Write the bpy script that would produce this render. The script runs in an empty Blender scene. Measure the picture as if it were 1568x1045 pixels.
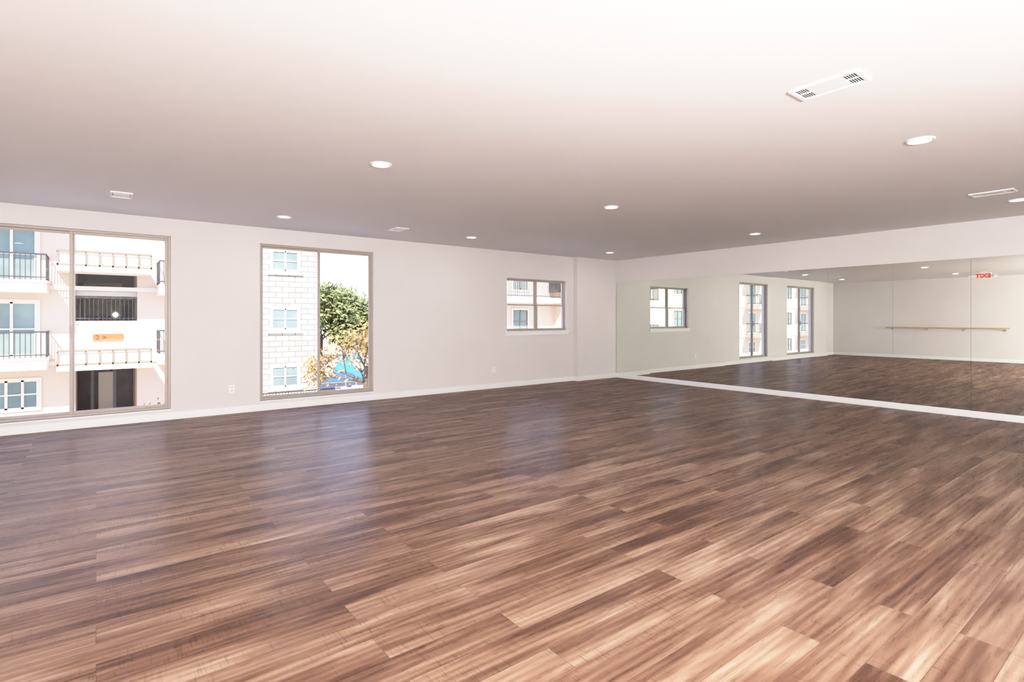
import bpy, math, random
from mathutils import Vector, Matrix
random.seed(7)
S=bpy.context.scene
S.view_settings.view_transform='Standard'
S.view_settings.look='None'
S.view_settings.exposure=0.12
# global film-like shoulder
vs=S.view_settings
vs.use_curve_mapping=True
cm=vs.curve_mapping
cm.white_level=(4,4,4)
cm.extend='HORIZONTAL'
cv=cm.curves[3]
pts=[(0,0),(0.05/4,0.043),(0.2/4,0.19),(0.45/4,0.45),(0.7/4,0.68),(1.0/4,0.84),(1.6/4,0.93),(2.5/4,0.975),(1,1)]
cv.points[0].location=pts[0]; cv.points[1].location=pts[-1]
for p in pts[1:-1]: cv.points.new(*p)
cm.update()
COL=S.collection

# ---------------------------------------------------------------- materials
def newmat(name):
    m=bpy.data.materials.new(name); m.use_nodes=True
    nt=m.node_tree
    return m,nt,nt.nodes['Principled BSDF']
def N(nt,t,**k):
    n=nt.nodes.new(t)
    for a,b in k.items(): setattr(n,a,b)
    return n
def coords(nt,scale=(1,1,1)):
    tc=N(nt,'ShaderNodeTexCoord'); mp=N(nt,'ShaderNodeMapping')
    mp.inputs['Scale'].default_value=scale
    nt.links.new(tc.outputs['Object'],mp.inputs['Vector'])
    return mp.outputs['Vector']
def ramp(nt,src,stops):
    r=N(nt,'ShaderNodeValToRGB')
    e=r.color_ramp.elements
    while len(e)<len(stops): e.new(0.5)
    for i,(p,c) in enumerate(stops):
        e[i].position=p; e[i].color=(*c,1)
    nt.links.new(src,r.inputs['Fac'])
    return r.outputs['Color']
def noisy(name,c,var=0.05,scale=4,rough=0.6,bump=0.0,bscale=80,metal=0.0,stretch=(1,1,1)):
    m,nt,b=newmat(name)
    v=coords(nt,stretch)
    n=N(nt,'ShaderNodeTexNoise'); n.inputs['Scale'].default_value=scale; n.inputs['Detail'].default_value=4
    nt.links.new(v,n.inputs['Vector'])
    lo=tuple(max(0,x*(1-var)) for x in c); hi=tuple(min(1,x*(1+var)) for x in c)
    nt.links.new(ramp(nt,n.outputs['Fac'],[(0.3,lo),(0.7,hi)]),b.inputs['Base Color'])
    b.inputs['Roughness'].default_value=rough
    b.inputs['Metallic'].default_value=metal
    if bump>0:
        n2=N(nt,'ShaderNodeTexNoise'); n2.inputs['Scale'].default_value=bscale
        nt.links.new(v,n2.inputs['Vector'])
        bp=N(nt,'ShaderNodeBump'); bp.inputs['Strength'].default_value=bump; bp.inputs['Distance'].default_value=0.01
        nt.links.new(n2.outputs['Fac'],bp.inputs['Height']); nt.links.new(bp.outputs['Normal'],b.inputs['Normal'])
    return m
def emis(name,c,s,base=None):
    m,nt,b=newmat(name)
    b.inputs['Base Color'].default_value=(*(base or c),1)
    b.inputs['Emission Color'].default_value=(*c,1)
    b.inputs['Emission Strength'].default_value=s
    return m

WALL=noisy('wall_paint',(0.755,0.715,0.695),0.015,1.5,0.75,0.05,150)
CEIL=noisy('ceiling_paint',(0.80,0.785,0.785),0.01,1.0,0.85,0.04,120)
TRIM=noisy('white_trim',(0.90,0.90,0.89),0.01,3,0.4)
FRAME=noisy('window_frame_taupe',(0.42,0.365,0.315),0.03,6,0.4)
OUTLET=noisy('outlet_plastic',(0.90,0.89,0.88),0.01,5,0.3)
SLOT=noisy('dark_slot',(0.05,0.05,0.05),0.05,5,0.6)
LENS=emis('lamp_lens',(1.0,0.97,0.9),8)
METALW=noisy('white_metal',(0.90,0.895,0.89),0.01,5,0.35)
BARWOOD=noisy('barre_wood',(0.62,0.45,0.27),0.12,6,0.4,stretch=(6,1,6))
BRACK=noisy('barre_bracket',(0.6,0.6,0.6),0.03,6,0.3,metal=0.8)

# mirror
MIR,nt,b=newmat('mirror_silver')
n=N(nt,'ShaderNodeTexNoise'); n.inputs['Scale'].default_value=2
nt.links.new(coords(nt),n.inputs['Vector'])
nt.links.new(ramp(nt,n.outputs['Fac'],[(0.3,(0.83,0.86,0.80)),(0.7,(0.84,0.87,0.81))]),b.inputs['Base Color'])
b.inputs['Metallic'].default_value=1; b.inputs['Roughness'].default_value=0.0
MEDGE=noisy('mirror_edge',(0.75,0.85,0.80),0.05,4,0.2)

# glass pane
GLASS,nt,b=newmat('pane_glass')
nt.nodes.remove(b)
tr=N(nt,'ShaderNodeBsdfTransparent'); gl=N(nt,'ShaderNodeBsdfGlossy'); gl.inputs['Roughness'].default_value=0.01
lw=N(nt,'ShaderNodeLayerWeight'); lw.inputs['Blend'].default_value=0.5
pw=N(nt,'ShaderNodeMath',operation='POWER'); pw.inputs[1].default_value=4
nt.links.new(lw.outputs['Facing'],pw.inputs[0])
ma=N(nt,'ShaderNodeMath',operation='MULTIPLY_ADD'); ma.inputs[1].default_value=0.45; ma.inputs[2].default_value=0.02
nt.links.new(pw.outputs[0],ma.inputs[0])
mx=N(nt,'ShaderNodeMixShader')
nt.links.new(ma.outputs[0],mx.inputs[0]); nt.links.new(tr.outputs[0],mx.inputs[1]); nt.links.new(gl.outputs[0],mx.inputs[2])
nt.links.new(mx.outputs[0],nt.nodes['Material Output'].inputs['Surface'])

# wood plank floor
WOOD,nt,b=newmat('wood_plank_floor')
L=nt.links.new
tc=N(nt,'ShaderNodeTexCoord')
br=N(nt,'ShaderNodeTexBrick'); br.offset=0.37; br.offset_frequency=2
br.inputs['Color1'].default_value=(0,0,0,1); br.inputs['Color2'].default_value=(1,1,1,1); br.inputs['Mortar'].default_value=(0.5,0.5,0.5,1)
br.inputs['Scale'].default_value=1; br.inputs['Mortar Size'].default_value=0.0008
br.inputs['Brick Width'].default_value=1.5; br.inputs['Row Height'].default_value=0.17
L(tc.outputs['Object'],br.inputs['Vector'])
off=N(nt,'ShaderNodeVectorMath',operation='MULTIPLY'); off.inputs[1].default_value=(37,23,11)
L(br.outputs['Color'],off.inputs[0])
add=N(nt,'ShaderNodeVectorMath',operation='ADD')
L(tc.outputs['Object'],add.inputs[0]); L(off.outputs[0],add.inputs[1])
def stretched(sc):
    mp=N(nt,'ShaderNodeMapping'); mp.inputs['Scale'].default_value=sc
    L(add.outputs[0],mp.inputs['Vector']); return mp.outputs[0]
def noise(sc,det,ro,dist=0):
    n=N(nt,'ShaderNodeTexNoise'); n.inputs['Scale'].default_value=1; n.inputs['Detail'].default_value=det; n.inputs['Roughness'].default_value=ro; n.inputs['Distortion'].default_value=dist
    L(stretched(sc),n.inputs['Vector']); return n.outputs['Fac']
n1=noise((0.9,7.5,1),4,0.5,0.6)
n2=noise((5,75,1),5,0.7)
n3=noise((110,9,1),2,0.5)
n4=noise((2.5,4,1),2,0.5)
wv=N(nt,'ShaderNodeTexWave',wave_type='RINGS',rings_direction='Z'); wv.inputs['Scale'].default_value=1.0; wv.inputs['Distortion'].default_value=7; wv.inputs['Detail'].default_value=3; wv.inputs['Detail Scale'].default_value=0.8
L(stretched((0.8,8,1)),wv.inputs['Vector'])
def math_(op,a,bv):
    m_=N(nt,'ShaderNodeMath',operation=op)
    for i,x in enumerate((a,bv)):
        if isinstance(x,(int,float)): m_.inputs[i].default_value=x
        else: L(x,m_.inputs[i])
    return m_.outputs[0]
bw=N(nt,'ShaderNodeRGBToBW'); L(br.outputs['Color'],bw.inputs[0])
s=math_('ADD',math_('MULTIPLY',n1,1.20),math_('MULTIPLY',bw.outputs[0],0.13))
s=math_('ADD',s,math_('MULTIPLY',n2,0.20))
s=math_('ADD',s,math_('MULTIPLY',wv.outputs['Fac'],0.12))
s=math_('SUBTRACT',s,0.38)
colr=ramp(nt,s,[(0.18,(0.068,0.033,0.022)),(0.38,(0.14,0.076,0.050)),(0.56,(0.235,0.145,0.100)),(0.82,(0.40,0.285,0.215))])
saw=ramp(nt,n3,[(0.34,(0.62,0.60,0.58)),(0.46,(1,1,1))])
mask=ramp(nt,n4,[(0.45,(0,0,0)),(0.6,(0.9,0.9,0.9))])
mix=N(nt,'ShaderNodeMixRGB',blend_type='MULTIPLY'); L(mask,mix.inputs[0])
L(colr,mix.inputs[1]); L(saw,mix.inputs[2])
mj=N(nt,'ShaderNodeMixRGB',blend_type='MIX'); L(br.outputs['Fac'],mj.inputs[0]); L(mix.outputs[0],mj.inputs[1]); mj.inputs[2].default_value=(0.05,0.03,0.024,1)
bp=N(nt,'ShaderNodeBump'); bp.inputs['Strength'].default_value=0.10; bp.inputs['Distance'].default_value=0.004
L(n2,bp.inputs['Height'])
nt.nodes.remove(b)
df=N(nt,'ShaderNodeBsdfDiffuse'); gl=N(nt,'ShaderNodeBsdfGlossy')
L(mj.outputs[0],df.inputs['Color']); L(bp.outputs[0],df.inputs['Normal']); L(bp.outputs[0],gl.inputs['Normal'])
rr=ramp(nt,n2,[(0.3,(0.25,0.25,0.25)),(0.7,(0.33,0.33,0.33))]); L(rr,gl.inputs['Roughness'])
lw=N(nt,'ShaderNodeLayerWeight'); lw.inputs['Blend'].default_value=0.5
f=math_('ADD',math_('MULTIPLY',math_('POWER',lw.outputs['Facing'],3.0),0.36),0.02)
f=math_('MINIMUM',f,0.18)
mx=N(nt,'ShaderNodeMixShader'); L(f,mx.inputs[0]); L(df.outputs[0],mx.inputs[1]); L(gl.outputs[0],mx.inputs[2])
L(mx.outputs[0],nt.nodes['Material Output'].inputs['Surface'])

# exterior
STUCCO=noisy('stucco_cream',(0.68,0.53,0.42),0.03,0.5,0.9,0.2,40)
STUCW=noisy('stucco_white',(0.76,0.68,0.58),0.02,0.5,0.9,0.2,40)
RAILD=noisy('rail_dark',(0.045,0.04,0.04),0.05,5,0.5)
RAILT=noisy('rail_tan',(0.24,0.17,0.11),0.05,5,0.6)
DARK=noisy('recess_dark',(0.08,0.055,0.06),0.2,2,0.8)
DGLASS=noisy('exterior_window_glass',(0.19,0.25,0.24),0.25,0.8,0.12)
ORANGE=noisy('sign_orange',(0.55,0.12,0.03),0.05,5,0.6)
ROOF=noisy('roof_shingle',(0.06,0.05,0.05),0.25,6,0.9,0.4,30)
CONC=noisy('pool_deck_concrete',(0.42,0.38,0.33),0.08,0.6,0.9)
BARK=noisy('bark',(0.14,0.10,0.07),0.3,8,0.9,0.5,30)
LEAFG=noisy('leaf_green',(0.22,0.235,0.08),0.4,1.2,0.7)
LEAFO=noisy('leaf_orange',(0.42,0.25,0.09),0.35,1.2,0.7)
LEAFY=noisy('leaf_yellow_green',(0.30,0.29,0.07),0.35,2,0.7)
FABW=noisy('fabric_white',(0.75,0.76,0.76),0.03,2,0.8)
FABB=noisy('fabric_blue',(0.04,0.25,0.50),0.08,2,0.7)
WATER,nt,b=newmat('pool_water')
n=N(nt,'ShaderNodeTexNoise'); n.inputs['Scale'].default_value=3; nt.links.new(coords(nt),n.inputs['Vector'])
nt.links.new(ramp(nt,n.outputs['Fac'],[(0.3,(0.03,0.24,0.42)),(0.7,(0.07,0.34,0.52))]),b.inputs['Base Color']); b.inputs['Roughness'].default_value=0.3
STONE,nt,b=newmat('limestone_block')
L=nt.links.new
tc=N(nt,'ShaderNodeTexCoord'); sp=N(nt,'ShaderNodeSeparateXYZ'); cb=N(nt,'ShaderNodeCombineXYZ')
L(tc.outputs['Object'],sp.inputs[0])
sm=N(nt,'ShaderNodeMath',operation='ADD'); L(sp.outputs[0],sm.inputs[0]); L(sp.outputs[1],sm.inputs[1])
L(sm.outputs[0],cb.inputs[0]); L(sp.outputs[2],cb.inputs[1])
br=N(nt,'ShaderNodeTexBrick'); br.inputs['Scale'].default_value=1; br.inputs['Brick Width'].default_value=0.62; br.inputs['Row Height'].default_value=0.27; br.inputs['Mortar Size'].default_value=0.022
br.inputs['Color1'].default_value=(0.42,0.375,0.32,1); br.inputs['Color2'].default_value=(0.66,0.61,0.54,1); br.inputs['Mortar'].default_value=(0.22,0.19,0.155,1)
L(cb.outputs[0],br.inputs['Vector']); L(br.outputs['Color'],b.inputs['Base Color']); b.inputs['Roughness'].default_value=0.9
n=N(nt,'ShaderNodeTexNoise'); n.inputs['Scale'].default_value=5; L(tc.outputs['Object'],n.inputs['Vector'])
bp=N(nt,'ShaderNodeBump'); bp.inputs['Strength'].default_value=0.8; bp.inputs['Distance'].default_value=0.05
L(n.outputs['Fac'],bp.inputs['Height']); L(bp.outputs[0],b.inputs['Normal'])

# ---------------------------------------------------------------- mesh builder
class MB:
    def __init__(s): s.v=[];s.f=[];s.mi=[];s.mats=[]
    def m(s,mat):
        if mat not in s.mats: s.mats.append(mat)
        return s.mats.index(mat)
    def box(s,x0,x1,y0,y1,z0,z1,mat,rot=None):
        i=len(s.v); k=s.m(mat)
        P=[Vector(p) for p in [(x0,y0,z0),(x1,y0,z0),(x1,y1,z0),(x0,y1,z0),(x0,y0,z1),(x1,y0,z1),(x1,y1,z1),(x0,y1,z1)]]
        if rot: P=[rot@p for p in P]
        s.v+=[tuple(p) for p in P]
        for f in [(0,3,2,1),(4,5,6,7),(0,1,5,4),(1,2,6,5),(2,3,7,6),(3,0,4,7)]:
            s.f.append(tuple(i+a for a in f)); s.mi.append(k)
    def poly(s,pts,mat):
        i=len(s.v); s.v+=[tuple(p) for p in pts]; s.f.append(tuple(range(i,i+len(pts)))); s.mi.append(s.m(mat))
    def prism(s,pts,d,mat):
        n=len(pts); d=Vector(d); a=[Vector(p) for p in pts]; bq=[p+d for p in a]
        i=len(s.v); k=s.m(mat); s.v+=[tuple(p) for p in a+bq]
        s.f.append(tuple(range(i+n-1,i-1,-1))); s.f.append(tuple(range(i+n,i+2*n)))
        s.mi+=[k,k]
        for j in range(n):
            s.f.append((i+j,i+(j+1)%n,i+n+(j+1)%n,i+n+j)); s.mi.append(k)
    def cyl(s,p0,p1,r0,r1,mat,n=16,caps=True):
        p0=Vector(p0);p1=Vector(p1); ax=(p1-p0).normalized()
        u=ax.orthogonal().normalized(); w=ax.cross(u)
        i=len(s.v); k=s.m(mat)
        for p,r in ((p0,r0),(p1,r1)):
            for j in range(n):
                a=2*math.pi*j/n; s.v.append(tuple(p+u*r*math.cos(a)+w*r*math.sin(a)))
        for j in range(n):
            s.f.append((i+j,i+(j+1)%n,i+n+(j+1)%n,i+n+j)); s.mi.append(k)
        if caps:
            s.f.append(tuple(range(i+n-1,i-1,-1))); s.f.append(tuple(range(i+n,i+2*n))); s.mi+=[k,k]
    def lathe(s,c,prof,mat,n=40):
        i=len(s.v); k=s.m(mat)
        for r,z in prof:
            for j in range(n):
                a=2*math.pi*j/n; s.v.append((c[0]+r*math.cos(a),c[1]+r*math.sin(a),c[2]+z))
        for q in range(len(prof)-1):
            for j in range(n):
                a=i+q*n+j; bb=i+q*n+(j+1)%n
                s.f.append((a,bb,bb+n,a+n)); s.mi.append(k)
    def build(s,name,parent=None,bevel=0,smooth=False,origin=None):
        me=bpy.data.meshes.new(name)
        o=Vector(origin) if origin else Vector((0,0,0))
        me.from_pydata([tuple(Vector(v)-o) for v in s.v],[],s.f)
        for m_ in s.mats: me.materials.append(m_)
        for p,k in zip(me.polygons,s.mi): p.material_index=k; p.use_smooth=smooth
        me.update()
        ob=bpy.data.objects.new(name,me); COL.objects.link(ob); ob.location=o
        if parent: ob.parent=parent
        if bevel:
            bv=ob.modifiers.new('bevel','BEVEL'); bv.width=bevel; bv.segments=2; bv.limit_method='ANGLE'
        return ob
def empty(name,loc=(0,0,0)):
    e=bpy.data.objects.new(name,None); e.location=loc; COL.objects.link(e); return e

# ---------------------------------------------------------------- room dims
XW,XE,YS,YN,H=-3.3,9.72,-3.0,8.70,2.75
T=0.2
m=MB(); m.box(XW-T,XE+T,YS-T,YN+T,-0.15,0,WOOD); m.build('floor')
m=MB(); m.box(XW-T,XE+T,YS-T,YN+T,H,H+0.2,CEIL); m.build('ceiling')
wins=[(-1.29,0.81,0.15,2.51),(1.94,3.73,0.15,2.51),(6.57,8.23,1.13,2.21)]
m=MB(); x=XW
for (a,bq,z0,z1) in wins:
    m.box(x,a,YN,YN+T,0,H,WALL); m.box(a,bq,YN,YN+T,0,z0,WALL); m.box(a,bq,YN,YN+T,z1,H,WALL); x=bq
m.box(x,XE,YN,YN+T,0,H,WALL); m.build('wall_north')
m=MB(); m.box(XE,XE+T,YS-T,YN+T,0,H,WALL); m.build('wall_east')
m=MB(); m.box(XW-T,XW,YS-T,YN+T,0,H,WALL); m.build('wall_west')
m=MB(); m.box(XW,XE,YS-T,YS,0,H,WALL); m.build('wall_south')
PX0,PY=8.43,8.58
m=MB(); m.box(PX0,XE,PY,YN,0,H,WALL); m.build('wall_pilaster')
def bb(name,x0,x1,y0,y1,h=0.10):
    m=MB(); m.box(x0,x1,y0,y1,0,h,TRIM); m.build(name,bevel=0.004)
bt=0.014
bb('baseboard_north',XW,PX0-bt,YN-bt,YN)
m=MB(); m.box(PX0-bt,PX0,PY-bt,YN,0,0.1,TRIM); m.box(PX0,XE-bt,PY-bt,PY,0,0.1,TRIM); m.build('baseboard_pilaster',bevel=0.004)
bb('baseboard_west',XW,XW+bt,YS,YN-bt)
bb('baseboard_south',XW+bt,XE-bt,YS,YS+bt)
bb('baseboard_east',XE-0.03,XE,YS+bt,PY-bt,0.09)

# ---------------------------------------------------------------- windows
def frame(m,x0,x1,z0,z1,y0,y1,w,mat):
    m.box(x0,x0+w,y0,y1,z0,z1,mat); m.box(x1-w,x1,y0,y1,z0,z1,mat)
    m.box(x0+w,x1-w,y0,y1,z0,z0+w,mat); m.box(x0+w,x1-w,y0,y1,z1-w,z1,mat)
def pane(m,x0,x1,y,z0,z1):
    m.poly([(x0,y,z0),(x1,y,z0),(x1,y,z1),(x0,y,z1)],GLASS)
for i,(a,bq,z0,z1) in enumerate(wins):
    e=empty('window_%d'%(i+1),((a+bq)/2,YN+0.06,0))
    def P(m,n,bev=0):
        o=m.build(n,bevel=bev); o.parent=e; o.matrix_parent_inverse=Matrix.Translation(e.location).inverted()
    mid=(a+bq)/2
    if i<2:
        y0=YN+0.03
        m=MB(); frame(m,a,bq,z0,z1,y0,y0+0.09,0.03,FRAME); P(m,'outer_frame',0.003)
        m=MB(); frame(m,a+0.03,mid+0.025,z0+0.03,z1-0.03,y0+0.045,y0+0.075,0.03,FRAME); P(m,'fixed_sash',0.003)
        m=MB(); frame(m,mid-0.025,bq-0.03,z0+0.03,z1-0.03,y0+0.01,y0+0.042,0.035,FRAME)
        P(m,'sliding_sash',0.003)
        m=MB(); pane(m,a+0.05,mid,y0+0.06,z0+0.05,z1-0.05); P(m,'fixed_pane')
        m=MB(); pane(m,mid,bq-0.05,y0+0.026,z0+0.05,z1-0.05); P(m,'sliding_pane')
        m=MB(); m.box(mid-0.018,mid-0.002,y0-0.012,y0+0.01,1.15,1.30,FRAME); P(m,'latch',0.003)
        m=MB(); m.box(a-0.0,bq+0.0,YN-0.012,YN+0.03,z0-0.02,z0,TRIM); P(m,'sill',0.003)
    else:
        y0=YN+0.07; zm=(z0+z1)/2
        m=MB(); frame(m,a,bq,z0,z1,y0,y0+0.07,0.024,FRAME); m.box(mid-0.02,mid+0.02,y0,y0+0.07,z0+0.024,z1-0.024,FRAME); P(m,'outer_frame',0.003)
        for j,(p,q) in enumerate(((a+0.024,mid-0.02),(mid+0.02,bq-0.024))):
            m=MB(); frame(m,p,q,z0+0.024,zm+0.013,y0+0.008,y0+0.034,0.024,FRAME); P(m,'lower_sash_%d'%j,0.002)
            m=MB(); frame(m,p,q,zm-0.013,z1-0.024,y0+0.036,y0+0.062,0.018,FRAME); P(m,'upper_sash_%d'%j,0.002)
            m=MB(); pane(m,p+0.015,q-0.015,y0+0.021,z0+0.04,zm); pane(m,p+0.015,q-0.015,y0+0.049,zm,z1-0.04); P(m,'pane_%d'%j)
        m=MB(); m.box(a-0.04,bq+0.04,YN-0.035,YN+0.07,z0-0.03,z0,TRIM); m.box(a-0.03,bq+0.03,YN-0.015,YN,z0-0.09,z0-0.03,TRIM); P(m,'sill',0.004)

# ---------------------------------------------------------------- mirror wall
mir=empty('wall_mirror',(XE-0.012,3,1.16))
seams=[8.565]+[7.67-0.9333*k for k in range(0,12)]
yaws=[0.004,0.0075,0.006,0.0120,0.0062,0.0105,0.0105,0.010,0.008,0.006,0.006,0.006,0.006]
for i in range(len(seams)-1):
    y1,y0=seams[i],seams[i+1]
    c=Vector((XE-0.016,(y0+y1)/2,1.16)); hw=(y1-y0)/2-0.0025
    me=MB(); me.box(-0.003,0.003,-hw,hw,-1.07,1.07,MEDGE)
    k=me.m(MIR); me.mi[5]=k
    o=me.build('mirror_panel_%d'%(i+1))
    o.location=c; o.rotation_euler=(0,0,yaws[i]); o.parent=mir; o.matrix_parent_inverse=Matrix.Translation(mir.location).inverted()
m=MB(); m.box(XE-0.026,XE,YS+0.02,8.565,0.075,0.094,TRIM)
o=m.build('bottom_channel'); o.parent=mir; o.matrix_parent_inverse=Matrix.Translation(mir.location).inverted()

# ---------------------------------------------------------------- ballet barre on west wall
m=MB(); 
m.cyl((XW+0.16,3.6,1.08),(XW+0.16,6.9,1.08),0.021,0.021,BARWOOD,20)
for y in (3.75,4.75,5.75,6.75):
    m.cyl((XW,y,1.02),(XW+0.012,y,1.02),0.04,0.04,BRACK,20)
    m.cyl((XW,y,1.02),(XW+0.15,y,1.03),0.010,0.010,BRACK,10)
    m.cyl((XW+0.155,y,1.025),(XW+0.16,y,1.062),0.012,0.012,BRACK,10)
m.build('ballet_barre')

# ---------------------------------------------------------------- outlets
for k,(ox,oy,yy) in enumerate([(1.56,0.36,YN),(6.24,0.37,YN)]):
    m=MB(); m.box(ox-0.036,ox+0.036,yy-0.006,yy,oy-0.057,oy+0.057,OUTLET)
    for dz in (-0.024,0.024):
        m.box(ox-0.017,ox+0.017,yy-0.009,yy-0.006,oy+dz-0.015,oy+dz+0.015,OUTLET)
        m.box(ox-0.009,ox-0.005,yy-0.0095,yy-0.009,oy+dz-0.008,oy+dz+0.008,SLOT)
        m.box(ox+0.005,ox+0.009,yy-0.0095,yy-0.009,oy+dz-0.008,oy+dz+0.008,SLOT)
    m.build('wall_outlet')

# ---------------------------------------------------------------- ceiling fixtures
def lampdata(name,typ,e,col):
    l=bpy.data.lights.new(name,typ); l.energy=e; l.color=col; return l
DL=lampdata('downlight_beam','AREA',3.5,(1,0.97,0.93)); DL.shape='DISK'; DL.size=0.13
for x in (-1.1,2.0,5.0,8.4):
    for y in (-1.7,1.37,4.5,7.6):
        if x==2.0 and y==1.37: continue
        m=MB()
        m.lathe((x,y,H),[(0.095,0.0),(0.095,-0.006),(0.089,-0.010),(0.076,-0.010),(0.071,-0.003),(0.070,0.0)],METALW)
        m.lathe((x,y,H),[(0.0,-0.003),(0.071,-0.003)],LENS)
        ob=m.build('recessed_downlight',smooth=True,origin=(x,y,H))
        lo=bpy.data.objects.new('beam',DL); COL.objects.link(lo); lo.location=(0,0,-0.013); lo.parent=ob
def vent(cx,cy,lx,ly):
    m=MB(); z=H
    w=0.018; x0,x1,y0,y1=cx-lx/2,cx+lx/2,cy-ly/2,cy+ly/2
    m.box(x0,x1,y0,y0+w,z-0.012,z,METALW); m.box(x0,x1,y1-w,y1,z-0.012,z,METALW)
    m.box(x0,x0+w,y0+w,y1-w,z-0.012,z,METALW); m.box(x1-w,x1,y0+w,y1-w,z-0.012,z,METALW)
    m.box(x0+w,x1-w,y0+w,y1-w,z-0.001,z,SLOT)
    e=ly*0.20
    m.box(x0+w+0.006,x1-w-0.006,y0+w+e,y1-w-e,z-0.009,z-0.001,METALW)
    for s0 in (y0+w,y1-w-e):
        n=6
        for j in range(n):
            yy=s0+e*(j+0.5)/n
            R=Matrix.Translation((cx,yy,z-0.005))@Matrix.Rotation(math.radians(35),4,'X')
            m.box(-(lx/2-w),(lx/2-w),-0.0045,0.0045,-0.001,0.001,METALW,R)
        m.box(cx-0.002,cx+0.002,s0,s0+e,z-0.009,z-0.001,METALW)
    m.build('ceiling_vent')
vent(3.40,1.375,0.20,0.37); vent(0.22,7.34,0.2,0.32); vent(3.65,7.58,0.2,0.32); vent(7.7,1.46,0.2,0.37)

# exit sign hanging from ceiling behind photographer, facing east
EX=empty('exit_sign',(-1.0,3.85,2.62))
def PE(o): o.parent=EX; o.matrix_parent_inverse=Matrix.Translation(EX.location).inverted()
m=MB(); m.box(-1.025,-0.975,3.67,4.03,2.52,2.72,METALW); m.box(-1.04,-0.96,3.78,3.92,2.72,2.75,METALW)
for y in (3.57,4.13):
    m.box(-1.03,-0.97,min(y,3.85),max(y,3.85),2.60,2.64,METALW)
    m.cyl((-1.0,y,2.62),(-0.93,y,2.60),0.035,0.045,METALW,16)
PE(m.build('housing',bevel=0.004))
RED=emis('exit_red',(1.0,0.03,0.02),0.7,(0.4,0.01,0.01))
fc=bpy.data.curves.new('exit_text','FONT'); fc.body='EXIT'; fc.size=0.165; fc.extrude=0.002; fc.offset=0.004; fc.align_x='CENTER'; fc.align_y='CENTER'
fo=bpy.data.objects.new('letters',fc); COL.objects.link(fo); fc.materials.append(RED)
fo.location=(-0.972,3.85,2.62); fo.rotation_euler=(math.pi/2,0,math.pi/2); PE(fo)

# ---------------------------------------------------------------- exterior
G=-3.0
m=MB(); m.box(-70,90,YN+0.6,120,G-0.2,G,CONC); m.build('ground_courtyard')
def railing(m,x0,x1,y,z0,h,mat,sp=0.13,th=0.03):
    m.box(x0,x1,y,y+th,z0+h-0.05,z0+h,mat); m.box(x0,x1,y,y+th,z0+0.08,z0+0.12,mat)
    n=max(2,int((x1-x0)/sp))
    for j in range(n+1):
        xx=x0+(x1-x0-0.022)*j/n; m.box(xx,xx+0.022,y+0.004,y+0.026,z0+0.0,z0+h-0.05,mat)
def railing_y(m,x,y0,y1,z0,h,mat):
    m.box(x,x+0.03,y0,y1,z0+h-0.05,z0+h,mat); m.box(x,x+0.03,y0,y1,z0+0.08,z0+0.12,mat)
    n=max(2,int((y1-y0)/0.13))
    for j in range(n+1):
        yy=y0+(y1-y0-0.022)*j/n; m.box(x+0.004,x+0.026,yy,yy+0.022,z0,z0+h-0.05,mat)
def extwin(m,x0,x1,z0,z1,y,fm,bars=1,tr=0.08,trm=None):
    if trm: frame(m,x0-tr,x1+tr,z0-tr,z1+tr,y-0.06,y,tr,trm)
    m.box(x0,x1,y-0.01,y,z0,z1,DGLASS)
    frame(m,x0,x1,z0,z1,y-0.05,y-0.01,0.06,fm)
    for j in range(bars):
        xx=x0+(x1-x0)*(j+1)/(bars+1); m.box(xx-0.04,xx+0.04,y-0.05,y-0.01,z0,z1,fm)
    m.box(x0,x1,y-0.045,y-0.01,(z0+z1)/2-0.025,(z0+z1)/2+0.025,fm)
YB=26.0
m=MB()
bx0,bx1=-0.62,1.29
m.box(-60,bx0,YB,YB+10,G,7.5,STUCCO); m.box(bx1,3.0,YB,YB+10,G,7.5,STUCCO)
m.box(bx0,bx1,YB+3,YB+10,G,7.5,DARK)
for (a,c) in ((-0.45,1.30),(3.21,7.5)): 
    m.box(bx0,bx1,YB,YB+0.25,a,c,STUCCO)
for zf in (-0.3,2.45,5.2): m.box(bx0,bx1,YB+0.25,YB+3,zf-0.25,zf,STUCW)
railing(m,bx0,bx1,YB+0.02,1.30,0.95,RAILD)
m.box(bx0+0.45,bx0+0.55,YB+0.9,YB+1,-3,-0.5,RAILD); m.box(bx1-0.75,bx1-0.65,YB+0.9,YB+1,-3,-0.5,RAILD)
m.box(bx0+0.7,bx0+1.3,YB+2.9,YB+3,-2.95,-0.9,STUCW)
m.box(bx0+0.2,bx1-0.4,YB+2.8,YB+2.9,1.5,2.9,RAILT)
for z in (2.45,-0.35,5.2): m.box(-60,3.0,YB-0.05,YB,z,z+0.16,STUCW)
for z0 in (3.25,-0.28):
    m.box(-1.09,1.68,YB-1.5,YB,z0-0.18,z0,STUCW)
    m.box(-1.09,1.68,YB-1.5,YB-1.44,z0+0.48,z0+0.56,RAILT); m.box(-1.09,1.68,YB-1.5,YB-1.44,z0,z0+0.07,RAILT)
    for j in range(8):
        xx=-1.09+2.72*j/7; m.box(xx,xx+0.05,YB-1.5,YB-1.44,z0,z0+0.5,RAILT)
    m.box(-1.09,1.68,YB-1.42,YB-1.40,z0+0.05,z0+0.45,STUCW)
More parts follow.
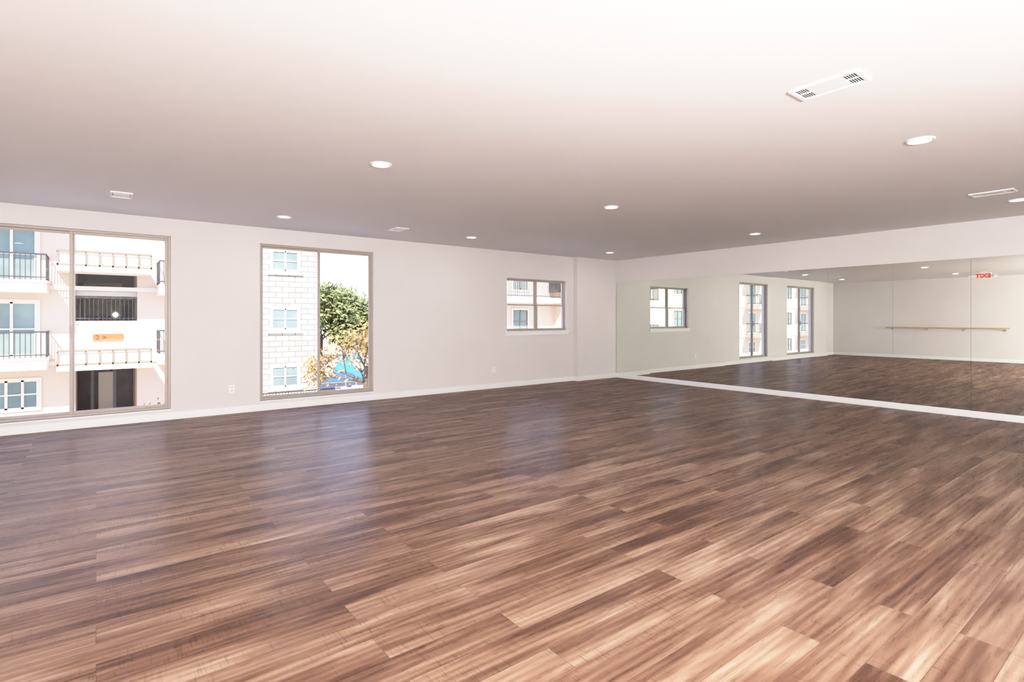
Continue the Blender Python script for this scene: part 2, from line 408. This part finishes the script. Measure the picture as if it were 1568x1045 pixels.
def balcony(x0,x1,zf):
    m.box(x0,x1,YB-1.3,YB,zf-0.42,zf,STUCW); m.box(x0-0.05,x1+0.05,YB-1.35,YB,zf-0.08,zf-0.02,STUCW)
    railing(m,x0,x1,YB-1.3,zf,0.92,RAILD); railing_y(m,x1-0.03,YB-1.27,YB,zf,0.92,RAILD); railing_y(m,x0,YB-1.27,YB,zf,0.92,RAILD)
    extwin(m,x0+1.3,x0+2.65,zf+0.02,zf+1.95,YB,STUCW,1,0.09,STUCW)
for xo in (0,-9.5,-19,-28.5,-38,-47.5):
    for zf in (2.72,0.03,5.4):
        balcony(-4.35+xo,-1.36+xo,zf)
    extwin(m,-2.95+xo,-1.65+xo,-1.85,-0.82,YB,STUCW,2,0.08,STUCW)
    if xo<0:
        for z in (-1.9,0.75,3.4):
            extwin(m,0.3+xo,1.5+xo,z,z+1.3,YB,RAILT,1,0.1,STUCW)
for zf in (2.72,0.03,5.4):
    m.box(1.93,3.0,YB-1.3,YB,zf-0.42,zf,STUCW); railing(m,1.93,3.0,YB-1.3,zf,0.92,RAILD); railing_y(m,1.93,YB-1.27,YB,zf,0.92,RAILD)
    m.box(2.3,2.9,YB-0.05,YB,zf,zf+1.95,DGLASS)
m.box(-60.4,3.1,YB-0.6,YB+10,7.5,7.8,STUCW)
m.prism([(-60.4,YB-0.6,7.8),(-60.4,YB+10,7.8),(-60.4,YB+4.7,10)],(63.5,0,0),ROOF)
m.build('apartment_building_stucco')
m=MB(); m.box(-0.1,0.85,YB-0.03,YB,0.52,0.80,ORANGE)
ob=m.build('building_number_sign',bevel=0.005)
fc=bpy.data.curves.new('sign_text','FONT'); fc.body='2 >'; fc.size=0.26; fc.extrude=0.004; fc.align_x='CENTER'; fc.align_y='CENTER'
fo=bpy.data.objects.new('sign_digits',fc); COL.objects.link(fo); fc.materials.append(RAILD)
fo.location=(0.15,YB-0.037,0.655); fo.rotation_euler=(math.pi/2,0,0); fo.parent=ob

m=MB(); YQ=28.3
m.box(3.2,9.15,YQ,YQ+9,G,7.6,STONE)
for z0,z1 in ((3.78,4.76),(0.86,1.89),(-2.0,-0.99)):
    for x0 in (6.85,4.3):
        extwin(m,x0,x0+1.27,z0,z1,YQ,STUCW,1,0.10,STUCW)
        m.box(x0-0.2,x0+1.47,YQ-0.1,YQ,z0-0.2,z0-0.08,STUCW)
m.box(3.2,9.5,YQ-0.5,YQ+9,7.6,7.9,STUCW)
m.prism([(3.2,YQ-0.5,7.9),(3.2,YQ+9,7.9),(3.2,YQ+4.2,10)],(6.3,0,0),ROOF)
m.build('apartment_building_stone')
m=MB(); railing(m,3.3,9.2,YQ-3,-2.98,1.1,RAILD); m.build('patio_fence')

m=MB(); YR=25.0
m.box(15.5,40,YR,YR+9,G,5.3,STUCCO)
m.box(22.5,40,YR-1.2,YR,G,3.0,STUCCO)
m.prism([(22.1,YR-1.7,3.0),(22.1,YR+0.0,3.0),(22.1,YR+0.0,4.3)],(18,0,0),ROOF)
m.prism([(15.1,YR-0.5,5.3),(15.1,YR+9.5,5.3),(15.1,YR+4.5,8)],(25,0,0),ROOF)
m.box(15.1,40,YR-0.4,YR,5.1,5.3,STUCW)
for x0 in (16.0,19.3):
    for z in (-1.8,0.55,3.1):
        extwin(m,x0,x0+1.1,z,z+1.35,YR,RAILT,1,0.1,STUCW)
for x0 in (23.3,26,28.7,31.4):
    for z in (-1.8,0.6):
        extwin(m,x0,x0+1.1,z,z+1.35,YR-1.2,RAILT,1,0.1,STUCW)
for zf in (2.6,):
    m.box(17.4,22.3,YR-1.2,YR,zf-0.3,zf,STUCW); railing(m,17.4,22.3,YR-1.2,zf,0.95,RAILD)
m.build('apartment_building_gabled')

m=MB()
px0,px1,py0,py1=11.5,20,36,47
m.box(px0-0.5,px1+0.5,py0-0.5,py0,G,G+0.12,STUCW); m.box(px0-0.5,px1+0.5,py1,py1+0.5,G,G+0.12,STUCW)
m.box(px0-0.5,px0,py0,py1,G,G+0.12,STUCW); m.box(px1,px1+0.5,py0,py1,G,G+0.12,STUCW)
m.box(px0,px1,py0,py1,G,G+0.07,WATER)
m.build('swimming_pool')
def umbrella(x,y,mat,r=1.5):
    m=MB(); m.cyl((x,y,G),(x,y,G+2.3),0.03,0.03,METALW,10); m.cyl((x,y,G),(x,y,G+0.12),0.3,0.28,METALW,20)
    n=8; top=(x,y,G+2.4)
    for j in range(n):
        a=2*math.pi*j/n; c=2*math.pi*(j+1)/n
        m.poly([top,(x+r*math.cos(a),y+r*math.sin(a),G+1.6),(x+r*math.cos(c),y+r*math.sin(c),G+1.6)],mat if j%2 else FABW)
    m.build('patio_umbrella')
umbrella(11.2,30.0,FABB,1.7); umbrella(13.2,33.5,FABB,1.7)
def lounger(x,y):
    m=MB(); m.box(x,x+0.6,y,y+1.3,G+0.30,G+0.36,FABW)
    R=Matrix.Translation((x,y+1.3,G+0.33))@Matrix.Rotation(math.radians(40),4,'X'); m.box(0,0.6,0,0.7,-0.03,0.03,FABW,R)
    for dx in (0.03,0.53):
        for dy in (0.05,1.2): m.box(x+dx,x+dx+0.04,y+dy,y+dy+0.04,G,G+0.30,METALW)
    m.build('pool_lounger')
for k in range(3): lounger(9.9+1.3*k,26.2)

def tree(name,x,y,h,cr,leafm,nl,lsz=0.16,seed=1,z0=G,tf=0.45):
    rnd=random.Random(seed); m=MB()
    th=h*tf
    m.cyl((x,y,z0),(x+0.1,y,z0+th),h*0.028,h*0.020,BARK,10)
    tips=[]
    def br(p,d,l,r,lev):
        q=p+d*l; m.cyl(p,q,r,r*0.6,BARK,7,caps=False)
        tips.append(q)
        if lev==0: return
        for _ in range(3):
            nd=(d+Vector((rnd.uniform(-.8,.8),rnd.uniform(-.8,.8),rnd.uniform(-.3,.6)))).normalized()
            br(q,nd,l*rnd.uniform(.6,.8),r*0.6,lev-1)
    for k in range(7):
        a=2*math.pi*k/7+rnd.random()
        br(Vector((x+0.1,y,z0+th*rnd.uniform(.6,1))),Vector((math.cos(a)*.9,math.sin(a)*.9,rnd.uniform(.1,1.2))).normalized(),cr*0.45,h*0.011,3)
    for _ in range(nl):
        t=rnd.choice(tips); p=t+Vector((rnd.gauss(0,1),rnd.gauss(0,1),rnd.gauss(0,.8)))*cr*0.13
        u=Vector((rnd.gauss(0,1),rnd.gauss(0,1),rnd.gauss(0,1))).normalized(); w=u.orthogonal().normalized()
        s_=lsz*rnd.uniform(.6,1.4)
        m.poly([p-u*s_,p+w*s_*.5,p+u*s_,p-w*s_*.5],leafm)
    return m.build(name)
tree('leafy_tree',18.3,56,6.6,4.5,LEAFG,12000,lsz=0.24,seed=3,tf=0.42)
tree('leafy_tree.001',25,58,6.2,4.6,LEAFG,12000,lsz=0.24,seed=4,tf=0.40)
tree('leafy_tree.002',31,60,6.6,5,LEAFG,9000,lsz=0.30,seed=14,tf=0.40)
tree('leafy_tree.003',21.5,53,4.4,3.0,LEAFG,8000,lsz=0.22,seed=15,tf=0.35)
tree('autumn_tree',9.2,22.4,5.2,2.1,LEAFO,2200,lsz=0.085,seed=5)
tree('courtyard_bush',1.35,20.3,1.9,0.9,LEAFY,2500,lsz=0.07,seed=6)

# ---------------------------------------------------------------- lights
sun=lampdata('sun','SUN',10.0,(1,0.95,0.86)); sun.angle=0.01
so=bpy.data.objects.new('sun',sun); COL.objects.link(so)
so.rotation_euler=Vector((0.45,0.75,-0.85)).to_track_quat('-Z','Y').to_euler()
fl=lampdata('ceiling_fill','AREA',115,(0.965,0.985,1.0)); fl.shape='DISK'; fl.size=2.4  # added fill: unseen up-facing disk that brightens the ceiling near the camera
fo=bpy.data.objects.new('ceiling_fill',fl); COL.objects.link(fo); fo.location=(0.7,-0.7,0.8); fo.rotation_euler=(math.pi,0,0)
pf=lampdata('camera_flash','POINT',1550,(0.97,0.98,1.0)); pf.shadow_soft_size=0.06
fo=bpy.data.objects.new('camera_flash',pf); COL.objects.link(fo); fo.location=(0.45,-2.1,1.5)
w=bpy.data.worlds.new('sky'); S.world=w; w.use_nodes=True; nt=w.node_tree
bg=nt.nodes['Background']
tc=N(nt,'ShaderNodeTexCoord'); sp=N(nt,'ShaderNodeSeparateXYZ'); nt.links.new(tc.outputs['Generated'],sp.inputs[0])
r=ramp(nt,sp.outputs[2],[(0.0,(0.74,0.86,1.0)),(0.6,(0.38,0.50,1.0))])
nt.links.new(r,bg.inputs['Color']); bg.inputs['Strength'].default_value=2.8

# ---------------------------------------------------------------- camera
cam=bpy.data.cameras.new('camera'); co=bpy.data.objects.new('camera',cam); COL.objects.link(co)
cam.lens=36*827/1568; cam.sensor_width=36; cam.sensor_fit='HORIZONTAL'; cam.shift_y=-34/1568; cam.clip_end=400
co.location=(0,0,1.38)
co.rotation_euler=(math.pi/2,0,math.radians(52.4-90))
S.camera=co
